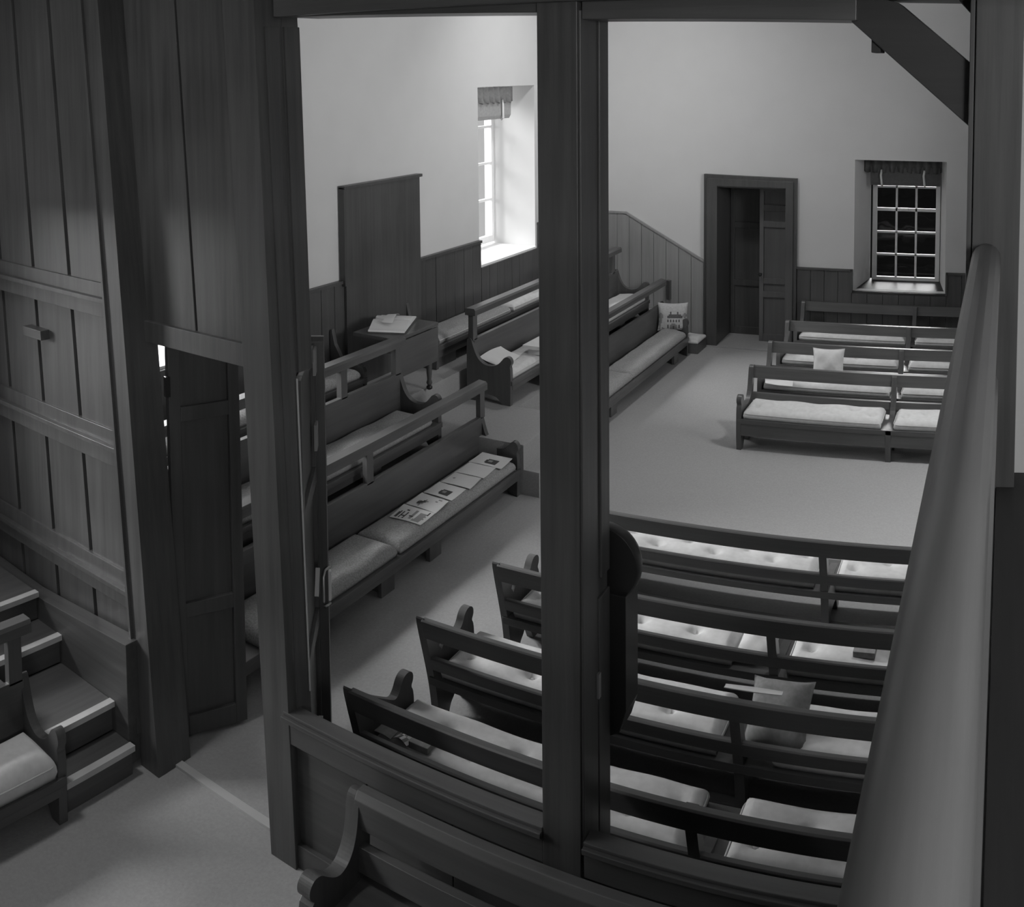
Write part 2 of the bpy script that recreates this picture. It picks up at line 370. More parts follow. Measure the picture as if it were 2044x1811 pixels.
m.hexa([(XL + .01, YB - .013, .468), (-1.385, YB - .013, .468), (XL + .01, YB, .468), (-1.385, YB, .468), (XL + .01, YB - .013, .475), (-1.385, YB - .013, .475), (XL + .01, YB, .475), (-1.385, YB, .475)])
m.hexa([(-1.385, YB - .013, .468), (ox0, YB - .013, rk(ox0) - .001), (-1.385, YB, .468), (ox0, YB, rk(ox0) - .001), (-1.385, YB - .013, .475), (ox0, YB - .013, rk(ox0) + .006), (-1.385, YB, .475), (ox0, YB, rk(ox0) + .006)])
struct(m.build('trim_3', RAKE, bevel=.001))
m = MB(); vboards(m, 'y', YB - .010, YB - .0005, ox1 + .002, -.537, 0, lambda u: .300); vboards(m, 'y', YB - .010, YB - .0005, -.537, -.203, 0, lambda u: .222); vboards(m, 'y', YB - .010, YB - .0005, -.203, XR, 0, lambda u: .300)
m.box(ox1, -.537, YB - .013, YB, .299, .306); m.box(-.203, XR, YB - .013, YB, .299, .306)
m.box(-.541, -.534, YB - .013, YB, .224, .306); m.box(-.206, -.199, YB - .013, YB, .224, .306)
struct(m.build('trim_4', WZ, bevel=.001))
m = MB().box(XL + .01, XL + .018, 2.008, 2.352, .19, .712)     # tall panelled head board behind the elders' seat
m.box(XL + .004, XL + .024, 2.000, 2.358, .708, .716)
m.box(XL + .004, XL + .021, 2.000, 2.010, .46, .712)
tag(m.build('headboard', WZ, bevel=.002), 'tall flat dark wooden headboard fixed against white wall behind the table', 'headboard')

# raised tiers along the left wall -----------------------------------------
T1, T2 = .12, .19
m = MB().box(XL + .01, -1.222, .99, YB - .01, 0, T1); m.box(-1.222, -1.083, 2.062, 2.30, 0, T1); m.box(-1.083, -1.042, 2.062, 2.30, 0, .06)
struct(m.build('platform', CARPET, bevel=.002))
struct(box(XL + .01, -1.40, .99, YB - .01, T1, T2).build('platform', CARPET, bevel=.002))

# ------------------------------------------------------------------ partition frame
def shear_x(x, y, z):                        # sideways shear, growing to the left, matched to slanted uprights in the image
    k = -.04 + (x + .82) * .13 if x < -.5 else 0.0
    return (x + k * (z - .5), y, z)
def shear_left(x, y, z):  # screen boards sheared sideways to follow their slant in the panorama image
    k = -.075 if x < -1.0 else -.040 + (x + .84) * .16
    return (x + k * (z - .45), y, z)
m = MB().box(-.866, -.819, .910, .955, 0, 1.12); m.box(-.866, -.819, .955, .983, .622, 1.12); m.box(-.866, -.842, .955, .983, 0, .622)
m.box(-.822, -.8165, .925, .948, .2, 1.06); m.box(-.822, -.8165, .957, .983, .622, 1.06)
LP = lambda x, y, z: (x + (-.045 + (x + .866) * .21 + (y - .91) * .18) * (z - .45), y, z)  # left post sheared and tapered to match its edges in the image
struct(m.warp(LP).build('trim_5', PZ))
m = MB().box(-.459, -.4145, .910, .983, 0, 1.12); m.box(-.4145, -.4115, .912, .950, 0, 1.06); m.box(-.4145, -.4115, .960, .983, .46, 1.06); m.box(-.4145, -.4115, .953, .983, 0, .44)
struct(m.build('trim_6', PZ))
m = MB().box(-.0305, .0125, .910, .975, 0, 1.3); m.box(-.036, -.0315, .912, .970, .0, 1.3)
struct(m.build('trim_7', PZ))
m = MB().hexa([(-.80, .90, 1.069), (XR, .90, 1.066), (-.80, .985, 1.069), (XR, .985, 1.066), (-.80, .90, 1.24), (XR, .90, 1.24), (-.80, .985, 1.24), (XR, .985, 1.24)])
struct(m.build('trim_8', PX))
m = MB().hexa([(-.80, .915, 1.069), (-.459, .915, 1.059), (-.80, .984, 1.069), (-.459, .984, 1.059), (-.80, .915, 1.09), (-.459, .915, 1.09), (-.80, .984, 1.09), (-.459, .984, 1.09)])
m.hexa([(-.4115, .915, 1.051), (-.14, .915, 1.047), (-.4115, .975, 1.051), (-.14, .975, 1.047), (-.4115, .915, 1.075), (-.14, .915, 1.075), (-.4115, .975, 1.075), (-.14, .975, 1.075)])
struct(m.build('trim_9', PX))
m = MB().prism([(-.146, 1.046), (-.034, .950), (-.034, 1.008), (-.102, 1.0635), (-.146, 1.075)], 'y', .925, .970)
m.box(-.128, -.119, .93, .96, 1.018, 1.04)
struct(m.build('trim_10', DKW))
struct(MB().bar((-.0585, .95, 1.0835), (-.0290, .95, 1.0525), .0065, .03, (0, 1, 0)).build('trim_11', DKW))
# infill above the partition
struct(box(XL, XR, .93, .96, 1.22, ZC).build('wall_partition_upper', PLASTER, bevel=0))
struct(box(.0125, XR, .945, .965, .60, 1.3).build('wall_partition_right', PLASTER, bevel=0))
struct(box(.0125, XR, .945, .965, .0, .60).build('wall_partition_right_lower', PZ, bevel=0))
# dado of the partition under the two openings
def dado(x0, x1, name):
    m = MB()
    vboards(m, 'y', .922, .930, x0, x1, 0, lambda u: .17, .12)
    m.box(x0, x1, .911, .930, .162, .192)
    m.box(x0, x1, .909, .911, .188, .192)
    m.box(x0, x1, .904, .932, .192, .198); m.box(x0, x1, .909, .930, .198, .202)
    m.box(x0, x1, .915, .93, 0, .03)
    return struct(m.build(name, PX))
dado(-.819, -.459, 'wall_partition_dado'); dado(-.4115, -.03, 'wall_partition_dado')
# panelling over the doorway
m = MB()
for a, b_ in ((-1.105, -1.001), (-.997, -.905), (-.903, -.862)): m.box(a, b_, .952, .964, .64, 1.2)
m.box(-1.105, -.862, .945, .968, .617, .648)
m.box(-1.105, -.862, .964, .968, .64, 1.2)
struct(m.warp(lambda x, y, z: (x + (-.040 + (x + .84) * .10) * (z - .6), y, z)).build('wall_partition_door_head', PZ))  # door head boards sheared to match their slant in the image
# panelled screen left of the doorway
m = MB(); xa, xb = XL, -1.09
def scr(m, x0, x1, y0, y1, z0, z1): m.box(x0, x1, y0, y1, z0, z1)
scr(m, -1.128, -1.09, .905, .968, 0, 1.2)
scr(m, -1.128, -1.123, .900, .905, .05, 1.2)
for k in range(5):                        # broad boarding with dark open joints
    x1 = -1.128 if k == 0 else -1.232 - (k - 1) * .0985; x0 = -1.232 - k * .0985 + .0085
    scr(m, max(x0, XL), x1, .917, .931, .10, 1.3)
scr(m, XL, -1.128, .937, .942, 0, 1.3)
for zt, zb, zu in ((.676, .650, .700), (.457, .430, .482), (.248, .224, .274)):
    scr(m, XL, -1.128, .909, .925, zb, zt)
    scr(m, XL, -1.128, .904, .925, zt - .004, zt + .003)
    scr(m, XL, -1.128, .913, .925, zt, zu)
struct(m.warp(shear_left).build('wall_partition_screen', PZ, bevel=.0015))
m = MB().box(-1.345, -1.295, .900, .918, .589, .604).warp(shear_left)
tag(m.build('door_bar', PX, bevel=.002), 'small pale wooden turn button nailed on the panelled screen boards', 'turn button')
struct(box(-1.09, -.866, .938, .951, -.02, .004).build('trim_12', plain('pale_threshold_strip', .42, .5), bevel=.001))

# ------------------------------------------------------------------ open door and shutter leaves
d2 = bpy.data.objects.new('door_2', None); COL.objects.link(d2); ORG['door_2'] = Vector((-1.096, .972, 0)); d2.location = ORG['door_2'] * S; struct(d2)
m = MB(); panel_leaf(m, 0, .113, 0, .006, .62, [.20, .50], .018, .014)
an = math.atan2(.115, .05); ca, sa = math.cos(an), math.sin(an)
m.warp(lambda x, y, z: (-1.0935 + x * ca - y * sa, .9785 + x * sa + y * ca, z)).build('door_leaf', WZ, d2)
for zz in (.10, .53):
    h = MB().box(-.006, .002, -.004, .004, zz, zz + .03); h.warp(lambda x, y, z: (-1.0935 + x * ca - y * sa, .9785 + x * sa + y * ca, z)).build('hinge', BLACK, d2, .001)
d3 = bpy.data.objects.new('door_3', None); COL.objects.link(d3); ORG['door_3'] = Vector((-.822, .96, 0)); d3.location = ORG['door_3'] * S; struct(d3)
an3 = math.atan2(1.130 - .962, -.934 + .822); c3, s3 = math.cos(an3), math.sin(an3); L3 = .192
T3 = lambda x, y, z: (-.8225 + x * c3 - y * s3, .9615 + x * s3 + y * c3, z)
m = MB(); panel_leaf(m, 0, L3, 0, .006, .610, [.21, .42], .022, .013)
m.warp(T3).build('door_leaf', PZ, d3)
MB().prism([(L3 - .014, .006), (L3 - .014, .613), (L3 - .008, .619), (L3, .619), (L3, .006)], 'y', -.013, .013).warp(T3).build('meeting_stile', PZ, d3)
PALE = plain('pale_lit_pine', .26, .6, .1)
for zz in (.588, .478): MB().box(L3 - .036, L3 - .0145, -.003, .001, zz - .019, zz + .019).warp(T3).build('lit_wood_block', PALE, d3, .001)  # pale blocks standing for squares of lit wood on the leaf
ENAM = plain('white_enamel', .6, .5)
MB().box(L3 - .0095, L3 - .0015, -.0165, -.0125, .224, .268).warp(T3).build('latch_plate', ENAM, d3, .001)
MB().tube([T3(L3 - .006, -.015, .274), T3(L3 - .026, -.010, .279), T3(L3 - .034, -.008, .272), T3(L3 - .034, -.008, .236), T3(L3 - .030, -.009, .226), T3(L3 - .006, -.015, .219)], .0018, 8).build('pull_handle', METAL, d3, 0, True)
for zz in (.288, .072): MB().bar(T3(.100, -.004, zz - .014), T3(.122, -.004, zz + .016), .006, .005).build('latch_lever', METAL, d3, .001)
MB().tube([(-.8175, .9535, .21), (-.8175, .9535, .615)], .0013, 6).warp(LP).build('gap_light_strip', plain('pale_gap_light', .5, .6), d3, 0)  # pale tube standing for light through the gap beside the post
lp = MB().box(-.4115, -.4085, .945, .951, .335, .362)
tag(lp.build('latch', METAL, bevel=.001), 'small metal catch on the side of middle post below clock', 'latch')

# ------------------------------------------------------------------ gallery and handrail by the camera
struct(box(-.004, XR, YF, .945, .585, .62).build('floor_gallery', wood('gallery_floor_boards', .03, 'y', .7), bevel=.002))
hr = thing('handrail', 'wide worn wooden handrail running from right post towards viewer', 'handrail', (-.017, .5, .62))
prof = [(-.030, .820), (-.031, .830), (-.030, .837), (-.027, .842), (-.0225, .8450), (-.0175, .8462), (-.0125, .8450), (-.008, .842), (-.005, .837), (-.004, .830), (-.005, .820)]
MB().prism(prof, 'y', -.35, .912).build('rail', RAILM, hr, .0, True)
MB().prism([(-.028, .700), (-.028, .722), (-.020, .727), (-.008, .727), (-.004, .720), (-.004, .700)], 'y', -.35, .910).build('lower_rail', RAILM, hr, .002)
for yy in (.62, .33, .04, -.25): box(-.024, -.010, yy - .008, yy + .008, .6, .825).build('baluster', WZ, hr, .002)
box(-.030, -.004, -.35, .910, .56, .60).build('base_rail', WY, hr, .002)

# ------------------------------------------------------------------ cushions, pillows, papers
def cushion_mesh(L, D, h, r=.016, tufts=(), nx=None, ny=18, sag=.0, seed=0):
    rnd = random.Random(seed); nx = nx or max(24, int(L / .0085))
    e = [0, .06, .18, .36, .6, .85, 1]
    def ax(T, n):
        a = [r * q for q in e]; inner = [r + (T - 2 * r) * k / (n - 1) for k in range(1, n - 1)]
        return a + inner + [T - q for q in reversed(a)]
    xs, ys = ax(L, nx), ax(D, ny); m = MB(); NX, NY = len(xs), len(ys)
    ph = [rnd.uniform(0, 6.28) for _ in range(4)]
    for j, y in enumerate(ys):
        for i, x in enumerate(xs):
            d = min(x, L - x, y, D - y); q = min(d / r, 1); z = h * (.30 + .70 * math.sqrt(max(0, 1 - (1 - q) ** 2)))
            z += .0022 * math.sin(x * 46 + ph[0]) * math.sin(y * 60 + ph[1]) * q + .003 * q * math.sin(math.pi * y / D)
            for (tx, ty) in tufts:
                rr = math.hypot(x - tx, (y - ty) * 1.1)
                z -= .0115 * math.exp(-(rr / .0075) ** 2) + .0055 * math.exp(-(rr / .024) ** 2)
            inx = .003 * (1 - q)
            m.v.append((x, y, z))
    top = lambda i, j: j * NX + i
    for j in range(NY - 1):
        for i in range(NX - 1): m.face([top(i, j), top(i + 1, j), top(i + 1, j + 1), top(i, j + 1)])
    edge = [(i, 0) for i in range(NX)] + [(NX - 1, j) for j in range(1, NY)] + [(i, NY - 1) for i in range(NX - 2, -1, -1)] + [(0, j) for j in range(NY - 2, 0, -1)]
    b = len(m.v); c = Vector((L / 2, D / 2, 0))
    for i, j in edge:
        x, y, _ = m.v[top(i, j)]; m.v.append((x + (.003 if x < L / 2 else -.003) * (abs(x - L / 2) > L / 2 - 1e-6), y + (.003 if y < D / 2 else -.003) * (abs(y - D / 2) > D / 2 - 1e-6), 0))
    k = len(edge)
    for q in range(k): m.face([top(*edge[q]), top(*edge[(q + 1) % k]), b + (q + 1) % k, b + q])
    m.face([b + q for q in range(k)])
    return m
def cushion(label, x0, x1, y0, y1, z, h, mat, group, buttons=0, seed=0, long='x', warp=None, pipe=True):
    L, D = (x1 - x0, y1 - y0) if long == 'x' else (y1 - y0, x1 - x0)
    tf = []
    if buttons:
        for k in range(buttons): tf.append((L * (k + .5) / buttons, D * (.64 if k % 2 else .36)))
    F = (lambda x, y, zz: (x0 + x, y0 + y, z + zz)) if long == 'x' else (lambda x, y, zz: (x0 + y, y0 + x, z + zz))
    if warp: G = lambda x, y, zz: warp(*F(x, y, zz))
    else: G = F
    t = thing('bench_cushion', label, 'cushion', ((x0 + x1) / 2, (y0 + y1) / 2, z), group)
    cushion_mesh(L, D, h, min(.016, h * .7), tf, None, 16, 0, seed).warp(G).build('pad', mat, t, 0, True)
    if pipe:
        n = 14; r = .012; pts = []
        for cx, cy, a in ((L - r, D - r, 0), (r, D - r, 90), (r, r, 180), (L - r, r, 270)):
            for q in range(5): aa = math.radians(a + q * 22.5); pts.append((cx + (r + .0003) * math.cos(aa), cy + (r + .0003) * math.sin(aa), h * .55))
        MB().tube(pts, .0012, 5, True).warp(G).build('piping', PIPE, t, 0, True)
    for (tx, ty) in tf:
        MB().disc((tx, ty, h - .0125), 'z', [(.0030, 0), (.0042, .0016), (.0028, .0036)], 10).warp(G).build('button', PIPE, t, 0, True)
    return t
def pillow_mesh(w, h, t, n=22, bitmap=None, seed=1):
    rnd = random.Random(seed); m = MB(); ph = [rnd.uniform(0, 6) for _ in range(3)]
    def pt(u, v, s):
        a, b = abs(u), abs(v); pinch = 1 - .10 * (1 - u * u) * b ** 3 - 0
        x = u * w / 2 * (1 - .09 * (1 - v * v) * a ** 4); z = v * h / 2 * (1 - .09 * (1 - u * u) * b ** 4)
        th = t / 2 * max(0, (1 - a ** 2.6)) ** .55 * max(0, (1 - b ** 2.6)) ** .55
        th *= 1 + .09 * math.sin(u * 5 + ph[0]) * math.sin(v * 4 + ph[1])
        return (x, -s * th, z)
    for s in (1, -1):
        b = len(m.v)
        for j in range(n + 1):
            for i in range(n + 1): m.v.append(pt(-1 + 2 * i / n, -1 + 2 * j / n, s))
        for j in range(n):
            for i in range(n):
                m.cur = 0
                if bitmap and s == 1:
                    row = bitmap[len(bitmap) - 1 - int(j * len(bitmap) / n)]; ch = row[min(len(row) - 1, int(i * len(row) / n))]; m.cur = {'.': 0, '#': 1, 'o': 2}.get(ch, 0)
                q = [b + j * (n + 1) + i, b + j * (n + 1) + i + 1, b + (j + 1) * (n + 1) + i + 1, b + (j + 1) * (n + 1) + i]
                m.face(q)
    return m
def pillow(label, c, w, h, t, mats, yaw=0, tilt=0, bitmap=None, seed=1, n=22, group=None):
    R = Matrix.Rotation(yaw, 3, 'Z') @ Matrix.Rotation(tilt, 3, 'X')
    m = pillow_mesh(w, h, t, n, bitmap, seed)
    m.warp(lambda x, y, z: tuple(Vector(c) + R @ Vector((x, y, z))))
    o = m.build('pillow', mats, None, 0, True)
    bm = bmesh.new(); bm.from_mesh(o.data); bmesh.ops.remove_doubles(bm, verts=bm.verts, dist=.0008); bm.to_mesh(o.data); bm.free()
    return tag(o, label, 'pillow', group)
def sheet(name, label, cat, corners, z, mats, bitmap=None, th=.0012, sag=.0015, group=None, n=20, zs=None):
    m = MB(); c = [Vector((p[0], p[1], 0)) for p in corners]; nn = n
    zs = zs or [0, 0, 0, 0]
    def P(u, v, dz):
        p = c[0].lerp(c[1], u).lerp(c[3].lerp(c[2], u), v); zz = (zs[0] * (1 - u) + zs[1] * u) * (1 - v) + (zs[3] * (1 - u) + zs[2] * u) * v
        return (p.x, p.y, z + zz + dz + sag * math.sin(u * math.pi) * math.cos(v * 2) - .5 * sag * math.sin(v * math.pi * 1.4))
    for dz in (th, 0):
        b = len(m.v)
        for j in range(nn + 1):
            for i in range(nn + 1): m.v.append(P(i / nn, j / nn, dz))
        for j in range(nn):
            for i in range(nn):
                m.cur = 0
                if bitmap and dz:
                    row = bitmap[int(j * len(bitmap) / nn)]; m.cur = {'.': 0, '#': 1, 'o': 2}.get(row[int(i * len(row) / nn)], 0)
                m.face([b + j * (nn + 1) + i, b + j * (nn + 1) + i + 1, b + (j + 1) * (nn + 1) + i + 1, b + (j + 1) * (nn + 1) + i])
    m.cur = 0; N = nn + 1; B = N * N
    e = [i for i in range(N)] + [j * N + nn for j in range(1, N)] + [nn * N + i for i in range(nn - 1, -1, -1)] + [j * N for j in range(nn - 1, 0, -1)]
    for k in range(len(e)): a, b_ = e[k], e[(k + 1) % len(e)]; m.face([a, b_, B + b_, B + a])
    return tag(m.build(name, mats, None, 0), label, cat, group)

# ------------------------------------------------------------------ settles along the left wall (solid backs, open top rail, scrolled ends)
ENDP = [(-.138, 0), (-.138, .160), (-.133, .168), (-.124, .167), (-.119, .150), (-.109, .124), (-.096, .108), (-.079, .100), (-.060, .100), (-.043, .106), (-.031, .118), (-.023, .128), (-.013, .131), (-.004, .126), (-.001, .114), (-.008, .104), (-.004, .096), (-.006, .0), (-.030, 0), (-.048, .022), (-.090, .022), (-.110, 0)]
ENDP = rounded(ENDP)
def settle(label, xf, y0, y1, z0, posts, supports, ends=(1, 1), group='solid backed settles on the tiers', ks=1.0, skew=.0):
    t = thing('settle', label, 'bench', (xf - .07, (y0 + y1) / 2, z0), group)
    X = lambda u: xf + u * ks
    K = (lambda x, y, z: (x, y + (xf - x) * skew * (1 if y > (y0 + y1) / 2 else 0), z))
    for on, ya in zip(ends, (y0, y1 - .014)):
        if on: MB().prism([(X(u), z0 + w) for u, w in ENDP], 'y', ya, ya + .014).warp(K).build('end_panel', BZ, t, .004)
    box(X(-.131), X(-.119), y0 + .01, y1 - .01, z0 + .05, z0 + .164).warp(K).build('back_panel', BY, t, .003)
    m = MB().prism([(X(-.142), z0 + .229), (X(-.142), z0 + .243), (X(-.138), z0 + .248), (X(-.114), z0 + .248), (X(-.110), z0 + .243), (X(-.110), z0 + .229)], 'y', y0, y1 + .002).warp(K)
    m.build('top_rail', BY, t, .002)
    for p in posts: box(X(-.134), X(-.119), p - .011, p + .011, z0 + .16, z0 + .231).warp(K).build('rail_post', BZ, t, .002)
    m = box(X(-.13), X(0), y0 + .002, y1 - .002, z0 + .054, z0 + .066); m.box(X(-.012), X(-.003), y0 + .01, y1 - .01, z0 + .040, z0 + .054)
    m.build('seat', BY, t, .003)
    for p in supports:
        m = box(X(-.115), X(-.022), p - .007, p + .007, z0, z0 + .054); m.box(X(-.024), X(-.014), p - .022, p + .022, z0, z0 + .054)
        m.build('support', BZ, t, .002)
    return t
settle('longest near settle on the floor with printed sheets lying on its cushion', -1.085, 1.02, 2.055, 0, [1.585, 2.045], [1.53, 1.70], (0, 1), skew=.30)
settle('low settle near far doorway with house pillow at its far end', -1.085, 2.47, 3.32, 0, [2.56, 3.385], [2.66, 3.22], (1, 1), skew=.62)
settle('near settle on raised tier in front of the small table, behind the sheet strewn settle', -1.235, 1.02, 1.95, T1, [1.72, 1.93], [1.3, 1.7], (0, 1), skew=.1)
settle('settle on raised tier across the aisle from table with paper on its seat', -1.235, 2.290, 3.33, T1, [2.305, 3.28], [2.7, 3.1], (1, 1), skew=0)
settle('partly visible settle at lower left corner of picture with one plump cushion', -1.072, -.55, .758, 0, [.30, .735], [.45], (1, 1), ks=.72)
def wall_bench(label, y0, y1, group, sup):
    t = thing('fixed_bench', label, 'bench', (-1.51, (y0 + y1) / 2, T2), group)
    m = box(-1.563, -1.455, y0, y1, T2 + .052, T2 + .065); m.box(-1.470, -1.460, y0 + .004, y1 - .004, T2 + .030, T2 + .052); m.build('seat', BY, t)
    P = [(-1.562, T2), (-1.562, T2 + .17), (-1.556, T2 + .172), (-1.548, T2 + .135), (-1.53, T2 + .105), (-1.50, T2 + .092), (-1.475, T2 + .094), (-1.462, T2 + .09), (-1.456, T2 + .08), (-1.46, T2)]
    for ya in (y0, y1 - .012): MB().prism(P, 'y', ya, ya + .012).build('end_panel', BZ, t)
    for p in sup: box(-1.478, -1.467, p - .05, p + .05, T2, T2 + .052).build('support', BZ, t)
    return t
wall_bench('fixed bench against left wall on nearer side of the table', 1.02, 1.955, 'benches fixed to the left wall', [1.5])
wall_bench('fixed bench against left wall beneath the bright window', 2.275, 3.40, 'benches fixed to the left wall', [2.34, 2.9])

G1 = 'tweed cushions on the settles'
cushion('grey tweed cushion on nearest end of longest settle, beside shutter leaf', -1.197, -1.092, 1.16, 1.553, .066, .024, CUSHD, G1, 0, 1, 'y', pipe=False)
def sk(x, y, z): return (x, y + (-1.085 - x) * .30 * max(0, (y - 1.8) / .25), z)
cushion('long grey tweed cushion under the row of printed sheets', -1.197, -1.090, 1.560, 2.035, .066, .022, CUSHD, G1, 0, 2, 'y', sk, False)
cushion('grey cushion on low settle near doorway, under the house pillow', -1.193, -1.092, 2.80, 3.30, .066, .022, CUSHD, G1, 0, 3, 'y', lambda x, y, z: (x, y + (-1.085 - x) * .62 * max(0, (y - 3.1) / .2), z), False)
cushion('grey cushion on low settle beyond middle post, nearer of its pair', -1.197, -1.092, 2.488, 2.795, .066, .022, CUSHD, G1, 0, 4, 'y', None, False)
cushion('grey tweed cushion along tier settle in front of the table', -1.345, -1.243, 1.05, 1.915, T1 + .066, .022, CUSHD, G1, 0, 5, 'y', None, False)
cushion('pale cushion on tier settle across aisle, draped with loose papers', -1.345, -1.243, 2.30, 2.78, T1 + .066, .022, CUSH, G1, 0, 6, 'y')
cushion('far pale cushion on tier settle seen beyond middle post', -1.345, -1.243, 2.80, 3.30, T1 + .066, .022, CUSH, G1, 0, 7, 'y')
G2 = 'cushions on the wall benches'
cushion('speckled cushion on fixed wall bench left of the small table', -1.555, -1.462, 1.05, 1.935, T2 + .065, .022, CUSHD, G2, 0, 8, 'y', None, False)
cushion('speckled cushion on wall bench just right of the small table', -1.557, -1.460, 2.288, 2.705, T2 + .065, .022, CUSHD, G2, 0, 9, 'y')
cushion('pale cushion on wall bench below the bright window', -1.557, -1.460, 2.725, 3.10, T2 + .065, .024, CUSH, G2, 3, 10, 'y')
cushion('plump pale cushion on bench at lower left corner of picture', -1.150, -1.074, .30, .742, .066, .036, CUSH, 'cushion in near room', 2, 11, 'y')

# ------------------------------------------------------------------ open backed benches of the main floor
SP_HOLE = [(.098, .150), (.093, .156), (.096, .161), (.100, .159), (.104, .162), (.108, .158), (.105, .151), (.101, .146)]
ENDB = [(.004, 0), (.026, 0), (.036, .020), (.048, .026), (.056, .036), (.064, .026), (.074, .020), (.082, 0), (.106, 0), (.112, .045), (.120, .085), (.150, .186), (.147, .190), (.134, .190), (.128, .182), (.116, .132), (.102, .113), (.082, .104), (.060, .104), (.042, .112), (.034, .126), (.030, .139), (.022, .145), (.010, .145), (.002, .138), (.002, .128), (.008, .121), (.002, .113), (.0, .085), (.0, .04)]
ENDC = [(.004, 0), (.026, 0), (.036, .020), (.048, .026), (.056, .036), (.064, .026), (.074, .020), (.082, 0), (.106, 0), (.112, .045), (.120, .085), (.150, .186), (.147, .190), (.118, .166), (.090, .148), (.060, .129), (.046, .121), (.036, .128), (.030, .139), (.022, .145), (.010, .145), (.002, .138), (.002, .128), (.008, .121), (.002, .113), (.0, .085), (.0, .04)]
MIDB = [(.004, 0), (.022, 0), (.030, .03), (.085, .03), (.088, 0), (.106, 0), (.112, .045), (.120, .085), (.149, .183), (.147, .186), (.136, .186), (.130, .180), (.110, .108), (.095, .090), (.0, .083), (.0, .04)]
ENDB, ENDC, MIDB = rounded(ENDB), rounded(ENDC), rounded(MIDB)
def open_bench(label, x0, x1, yf, d, mids, group, foot=False, solid_end=False):
    yc = yf + d * .07
    t = thing('open_back_bench', label, 'bench', ((x0 + x1) / 2, yc, 0), group)
    Y = lambda f: yf + d * f
    yy = lambda a, b_: (min(Y(a), Y(b_)), max(Y(a), Y(b_)))
    for xe in (x0, x1 - .013):
        if solid_end:
            hole = [[(Y(f), z) for f, z in [(.0955, .121), (.0895, .127), (.0920, .132), (.0975, .130), (.1030, .132), (.1055, .127), (.1000, .121), (.0977, .117)]]]
            MB().prism([(Y(f), z) for f, z in ENDC], 'x', xe, xe + .013, hole).build('end_panel', BZ, t, .002)
        else: MB().prism([(Y(f), z) for f, z in ENDB], 'x', xe, xe + .013).build('end_panel', BZ, t, .002)
    for xm in mids: MB().prism([(Y(f), z) for f, z in MIDB], 'x', xm - .007, xm + .007).build('middle_support', BZ, t, .002)
    def slat(z0, z1, f0, f1, th):
        return MB().prism([(Y(f0), z0), (Y(f0 + th), z0 - .001), (Y(f1 + th), z1 - .001), (Y(f1 + th * .8), z1 + .001), (Y(f1), z1)], 'x', x0 + .010, x1 - .010)
    slat(.157, .187, .130, .139, .012).build('top_rail', BX, t, .002)
    slat(.100, .119, .115, .120, .010).build('lower_rail', BX, t, .002)
    a, b_ = yy(.0, .122); box(x0 + .004, x1 - .004, a, b_, .072, .084).build('seat', BX, t, .002)
    a, b_ = yy(.001, .011); box(x0 + .006, x1 - .006, a, b_, .040, .072).build('apron', BX, t, .002)
    if foot:
        a, b_ = yy(.090, .108); box(x0 + .01, x1 - .01, a, b_, .0, .016).build('foot_rail', BX, t, .002)
    return t
GR, GB = 'open backed benches facing the camera by the far wall', 'open backed benches seen from behind'
RR = [(-.692, 2.515, 'front bench of facing group, nearest the open carpet'), (-.700, 2.770, 'second facing bench from the carpet, holding the plain pillow'), (-.705, 3.030, 'third facing bench from the carpet, one row before the last'), (-.712, 3.318, 'rearmost facing bench standing against the far dado')]
for x, y, l in RR: open_bench(l, x, .14, y, 1, [x + .402], GR)
BB = [(-.80, 1.820, 'farthest back turned bench, next to the open carpet', [-.305]), (-.802, 1.560, 'second back turned bench from the carpet, with dark book on its seat', [-.335]), (-.818, 1.357, 'third back turned bench from the carpet, with grey pillow on seat', [-.335]), (-.803, 1.160, 'nearest back turned bench, directly behind the partition rail', [-.33])]
for x, y, l, md in BB: open_bench(l, x, .14, y, -1, md, GB, True, True)
GC = 'buttoned cushions on the facing benches'
names = ['front facing bench', 'second facing bench', 'third facing bench', 'rearmost facing bench']
for k, ((x, y, _), nm) in enumerate(zip(RR, names)):
    cushion('long buttoned cushion at left of ' + nm, x + .018, x + .383, y + .004, y + .112, .084, .026, CUSH, GC, 7, 20 + k)
    cushion('shorter visible buttoned cushion at right of ' + nm, x + .415, x + .80, y + .004, y + .112, .084, .026, CUSH, GC, 7, 30 + k)
GD = 'buttoned cushions on the back turned benches'
names = ['farthest back turned bench', 'second back turned bench', 'third back turned bench', 'nearest back turned bench']
cx = [(-.775, -.324, -.288, .12), (-.780, -.402, -.316, .12), (-.796, -.366, -.29, .12), (-.785, -.350, -.303, .12)]
for k, ((x, y, _, _), nm, c) in enumerate(zip(BB, names, cx)):
    cushion('long buttoned cushion filling left part of ' + nm, c[0], c[1], y - .116, y - .002, .084, .026, CUSH, GD, 8, 40 + k)
    cushion('buttoned cushion right of middle support on ' + nm, c[2], c[3], y - .116, y - .002, .084, .026, CUSH, GD, 7, 50 + k)

